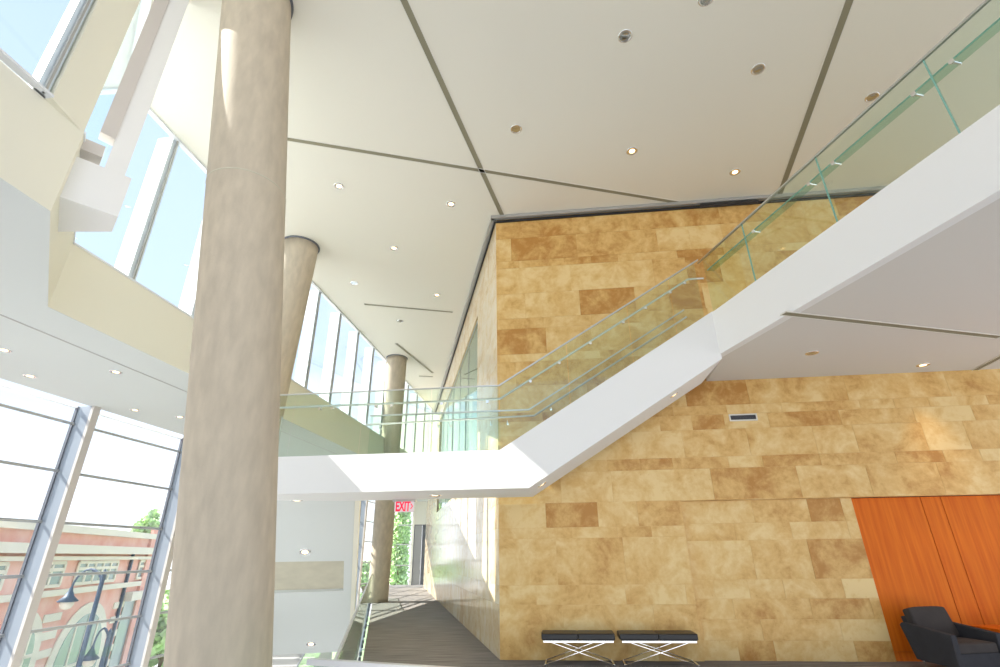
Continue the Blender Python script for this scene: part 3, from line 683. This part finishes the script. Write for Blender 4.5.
# ------------------------------------------------------------------ benches
def bench(loc, rz, W_, label):
    t = empty('bench', loc, label, 'bench', rz=0)
    D_b = .46
    soft('seat_cushion', t, W_*.25, D_b/2, .415, W_*.5-.004, D_b, .095, .02, M['leather'], puff=.008)
    soft('seat_cushion', t, W_*.75, D_b/2, .415, W_*.5-.004, D_b, .095, .02, M['leather'], puff=.008)
    m_ = MB()
    for y in (.0, D_b-.03): m_.box(.03, W_-.03, y+.0, y+.03, .33, .365)
    for x in (.03, W_-.06): m_.box(x, x+.03, .03, D_b-.03, .335, .36)
    lmesh(m_, 'seat_frame', M['chrome'], t, bevel=.003)
    for y in (.005, D_b-.035):
        for x0, x1 in ((.15, W_-.06), (W_-.15, .06)):
            m_ = MB(); m_.slab([(x0, y, .335), (x1, y, .012), (x1+(.03 if x1 > x0 else -.03), y, .012), (x0+(.03 if x1 > x0 else -.03), y, .335)], (0, .03, 0)); lmesh(m_, 'leg', M['chrome'], t)
    for x in (.04, W_-.07):
        m_ = MB(); m_.box(x, x+.03, .03, D_b-.03, 0.0, .02); lmesh(m_, 'foot_bar', M['chrome'], t)
    t.rotation_euler = (0, 0, rz)
    return t
yaw = math.atan2(w.y, w.x)
b1 = atz(541.5, 667.2, 0); 
bench(V((.64, 9.93, 0)), yaw, 1.24, 'black leather bench on crossed chrome legs, left of the pair against the stone wall')
bench(V((1.95, 9.80, 0)), yaw, 1.28, 'black leather bench on crossed chrome legs, right of the pair, nearer the armchair')

# ------------------------------------------------------------------ armchairs
def armchair(loc, rz, label):
    t = empty('armchair', loc, label, 'armchair')
    Wd, Dp = .90, .80
    m_ = MB(); m_.box(-Wd/2+.09, Wd/2-.09, -Dp/2+.02, Dp/2-.1, .10, .29); lmesh(m_, 'seat_base', M['fabric'], t, bevel=.012)
    for sgn in (-1, 1):
        x0, x1 = (-Wd/2, -Wd/2+.10) if sgn < 0 else (Wd/2-.10, Wd/2)
        prof = [(-Dp/2, .10), (Dp/2-.12, .13), (Dp/2+.02, .59), (Dp/2-.03, .63), (-Dp/2-.02, .54)]
        m_ = MB(); m_.slab([(x0, y, z) for y, z in prof], (x1-x0, 0, 0)); lmesh(m_, 'armrest', M['fabric'], t, bevel=.014, seg=3)
    m_ = MB(); m_.slab([(-Wd/2+.1, Dp/2-.2, .16), (-Wd/2+.1, Dp/2-.08, .16), (-Wd/2+.1, Dp/2+.06, .70), (-Wd/2+.1, Dp/2-.03, .72)], (Wd-.2, 0, 0)); lmesh(m_, 'backrest', M['fabric'], t, bevel=.014, seg=3)
    soft('seat_cushion', t, 0, -.06, .355, Wd-.21, .66, .13, .03, M['fabric2'], puff=.02)
    soft('back_cushion', t, 0, Dp/2-.13, .62, Wd-.20, .15, .42, .035, M['fabric2'], puff=.02, rot=(math.radians(-17), 0, 0))
    for x in (-Wd/2+.06, Wd/2-.06):
        for y in (-Dp/2+.05, Dp/2-.18): m_ = MB(); m_.tube((x, y, .0), (x, y, .17), .013, .016, n=12); lmesh(m_, 'leg', M['chrome'], t)
    t.rotation_euler = (0, 0, rz); return t
armchair(V((6.97, 9.12, 0)), math.radians(10), 'charcoal fabric armchair with loose back cushion in front of the orange panels')
armchair(V((9.25, 8.9, 0)), math.radians(-25), 'second dark armchair cut off at the right edge beyond the side table')
st_ = empty('side_table', (8.02, 9.33, 0), 'small wood-topped side table between the two dark armchairs at the right edge', 'table')
m_ = MB(); m_.box(-.3, .3, -.28, .28, .50, .55); lmesh(m_, 'tabletop', M['wood'], st_, bevel=.006)
m_ = MB(); m_.box(-.27, .27, -.25, .25, .30, .32); lmesh(m_, 'shelf', M['bstone'], st_)
for x in (-.26, .24):
    for y in (-.24, .22): m_ = MB(); m_.box(x, x+.02, y, y+.02, 0, .50); lmesh(m_, 'leg', M['chrome'], st_)

# ------------------------------------------------------------------ outside: ground, building, lamps, trees
mb = MB(); mb.box(-120, lp(-6).x-.6, -80, 160, LOW-.5, LOW-.05); mb.box(-12, 60, 37, 160, LOW-.5, LOW-.05); struct('ground', mb, M['asphalt'])
mb = MB(); mb.box(-16, 20, 38, 70, LOW-.05, LOW-.002); mb.box(-16, -12.2, 17, 29.4, LOW-.05, LOW-.002); o_ = mb.build('lawn', M['grass'], loc=(-10, 30, LOW)); tag(o_, 'green lawn outside the lower windows', 'grass', kind='stuff')
FA = V((-12.42, 0, 0)); fnr = dn.copy()          # facade faces the hall
def fac(u, v): p = online(u, v, FA, d); return ((p-FA).dot(d), p.z)
def F3(s, z, off=0): return FA+d*s+dn*off+Z*z
bd = empty('brick_building', F3(26, LOW), 'pink brick building with cream bands and arched windows across the street', 'building')
sr, zt = fac(163, 533); sl_, _ = fac(-140, 533)
zt = fac(62, 531)[1]
def fbox(name, s0, s1, z0, z1, off, dep, m, parent=bd): return MB().obox(F3(s0, z0, off), d*(s1-s0), dn*dep, Z*(z1-z0)).build(name, M[m], parent)
fbox('wall', sl_, sr, LOW, zt, -6, 6, 'brick')
fbox('parapet_cap', sl_, sr+.1, zt-.05, zt+.22, -.3, .5, 'bstone')
z1_ = fac(100, 546)[1]; z2_ = fac(100, 554)[1]
fbox('cornice', sl_, sr+.1, z2_, z1_, 0, .35, 'bstone'); fbox('cornice', sl_, sr+.1, z2_-.25, z2_-.1, 0, .2, 'bstone')
za, zb_ = fac(95, 562)[1], fac(95, 582)[1]
for ua, ub in ((-28, 4), (37, 62), (76, 115), (137, 153)):
    s0, s1 = fac(ua, 570)[0], fac(ub, 570)[0]
    wv = MB().obox(F3(s0, zb_, .01), d*(s1-s0), dn*.03, Z*(za-zb_)).build('window', M['bpane'], bd)
    m_ = MB(); n_w = max(2, round((s1-s0)/.8))
    for i in range(n_w+1): m_.obox(F3(s0+(s1-s0)*i/n_w-.06, zb_, .03), d*.12, dn*.06, Z*(za-zb_))
    for z_ in (zb_-.06, (za+zb_)/2+.1, za-.06): m_.obox(F3(s0, z_, .03), d*(s1-s0), dn*.06, Z*.12)
    m_.build('window_frame', M['bstone'], wv)
zl = fac(95, 588)[1]; fbox('sill_band', sl_, sr, zl-.12, zl+.1, 0, .15, 'bstone')
def arch(uc, ur, vt, label=None):
    s0, s1 = fac(uc-ur, 640)[0], fac(uc+ur, 640)[0]; c = (s0+s1)/2; r = (s1-s0)/2; ztop = fac(uc, vt)[1]; zc = ztop-r
    def ring(rr, lo): return [(c-rr, lo)]+[(c-rr*math.cos(t*math.pi/20), zc+rr*math.sin(t*math.pi/20)) for t in range(21)]+[(c+rr, lo)]
    o1 = MB().slab([F3(a, b, .02) for a, b in ring(r, LOW+.3)], dn*.06).build('arch_surround', M['bstone'], bd)
    o2 = MB().slab([F3(a, b, .07) for a, b in ring(r-.45, LOW+.3)], dn*.03).build('arch_window', M['bpane'], bd)
    m_ = MB()
    for k_ in (-.5, 0, .5): m_.obox(F3(c+k_*(r-.45)-.05, LOW+.3, .1), d*.1, dn*.04, Z*(zc-LOW-.3+(r-.45)*(.85 if k_ else .98)))
    m_.obox(F3(c-r+.45, zc-.05, .1), d*(2*r-.9), dn*.04, Z*.12); m_.obox(F3(c-r+.45, zc-1.6, .1), d*(2*r-.9), dn*.04, Z*.12)
    m_.build('window_frame', M['bstone'], o2)
arch(78, 26, 604); arch(14, 26, 612); arch(-50, 30, 620)
for i in range(7):
    z_ = LOW+.6+i*.62
    for ua, ub in ((104, 117), (133, 160), (36, 53)): fbox('stripe', fac(ua, 640)[0], fac(ub, 640)[0], z_, z_+.28, 0, .05, 'bstone')
s0, s1 = fac(119, 620)[0], fac(132, 620)[0]; zd = fac(125, 601)[1]
fbox('doorway', s0, s1, LOW, zd, .01, .05, 'bpane'); fbox('door_hood', s0-.2, s1+.2, zd, zd+.4, 0, .4, 'bstone')
fbox('pilaster', fac(134, 600)[0], fac(138, 600)[0]+.1, LOW, zt+.5, 0, .15, 'brick'); fbox('downpipe', fac(127, 570)[0], fac(127, 570)[0]+.12, LOW, z2_, .02, .12, 'lamp_iron')

def street_lamp(P, top_z, reach, label, hang=.5):
    t = empty('street_lamp', P, label, 'street lamp')
    m_ = MB(); m_.tube(P, P+Z*.5, .16, .12); m_.tube(P+Z*.5, V((P.x, P.y, top_z)), .09, .06, n=10); m_.tube(V((P.x, P.y, top_z)), V((P.x, P.y, top_z+.15)), .07, .01); m_.build('pole', M['lamp_iron'], t)
    pts = []; tp = V((P.x, P.y, top_z-.4))
    for i in range(11): a = math.pi*i/10; pts.append(tp+reach*(.5-.5*math.cos(a))+Z*(.55*math.sin(a)+.25*i/10*0))
    m_ = MB(); m_.path(pts, .03); m_.path([V((P.x, P.y, top_z-.1)), pts[5]], .02); m_.build('arm', M['lamp_iron'], t)
    e_ = tp+reach
    m_ = MB(); m_.lathe([(.04, .05), (.06, -.05), (.09, -.1), (.12, -.18), (.27, -.32), (.25, -.34)], e_, n=20); m_.build('lamp_shade', M['lamp_iron'], t, smooth=True)
    m_ = MB(); m_.lathe([(.17, -.32), (.18, -.42), (.12, -.52), (.001, -.56)], e_, n=16); m_.build('globe', M['bstone'], t, smooth=True)
pL = online(103, 578, (0, 17), (1, 0)); street_lamp(V((pL.x, pL.y, LOW)), pL.z+.1, V((-.95, .1, 0)), 'tall dark street lamp with bell shade outside the window fins')
pL = online(104, 655, (0, 19), (1, 0)); street_lamp(V((pL.x, pL.y, LOW)), pL.z+.6, V((-.5, .1, 0)), 'second shorter street lamp, only its bell shade above the bottom edge')

def tree(P, h, rad, cr_h, label, n=1400, seed=1, leaf=.22, name='leafy_tree', group=None):
    rnd = random.Random(seed); t = empty(name, P, label, 'tree', group)
    m_ = MB(); m_.tube(P, P+Z*(h-cr_h*.5), .16, .07, n=8)
    for i in range(5): a = i*1.3; m_.tube(P+Z*(h-cr_h*.7), P+V((math.cos(a)*rad*.5, math.sin(a)*rad*.5, h-cr_h*.35)), .06, .02, n=6)
    m_.build('trunk', M['bark'], t)
    m_ = MB(); cl = [(rnd.uniform(-1, 1), rnd.uniform(-1, 1), rnd.uniform(-1, 1)) for _ in range(26)]
    cl = [c for c in cl if sum(x*x for x in c) < 1.1]
    for i in range(n):
        c = rnd.choice(cl); zz = rnd.uniform(-1, 1) if cr_h > rad*4 else c[2]; p = V((c[0]*rad*.75, c[1]*rad*.75, zz*cr_h*.42)) + V((rnd.gauss(0, 1), rnd.gauss(0, 1), rnd.gauss(0, 1))).normalized()*rad*.33*rnd.random()**.4
        p += P+Z*(h-cr_h/2); a = V((rnd.gauss(0, 1), rnd.gauss(0, 1), rnd.gauss(0, 1))).normalized()*leaf; b = a.orthogonal().normalized()*leaf*.7
        m_.poly([p-a, p+b, p+a, p-b])
    m_.build('foliage', M['leaf'], t)
pT = online(152, 522, (0, 44), (1, 0)); tree(V((pT.x, pT.y, LOW)), pT.z-LOW+.9, 1.5, 3.0, 'round green tree rising over the roof end of the brick building', seed=2)
pT = online(178, 585, (0, 24), (1, 0)); tree(V((pT.x, pT.y, LOW)), 5.6, 1.6, 4.2, 'small tree on the lawn right of the last window fin', seed=3)
pT = online(401, 540, (0, 46), (1, 0)); tree(V((pT.x, pT.y, LOW)), 11.4, .95, 10, 'tall narrow green poplar behind the far end window', seed=4, n=2600, leaf=.17)
pT = online(366, 560, (0, 50), (1, 0)); tree(V((pT.x, pT.y, LOW)), 6.8, 1.6, 4.5, 'wide pale green tree outside beyond the corridor railing end', seed=5)

# repeats of one kind share a group
GR = {'ceiling light': 'recessed downlights in the ceilings and soffits', 'bench': 'black benches against the stone wall', 'armchair': 'dark armchairs by the wood panels',
      'street lamp': 'street lamps outside', 'tree': 'trees outside the windows', 'railing': 'glass balustrades', 'column': 'round concrete columns', 'ceiling slot': 'linear slots in the ceilings'}
for o in list(col.objects):
    if o.parent is None and o.get('category') in GR: o['group'] = GR[o['category']]
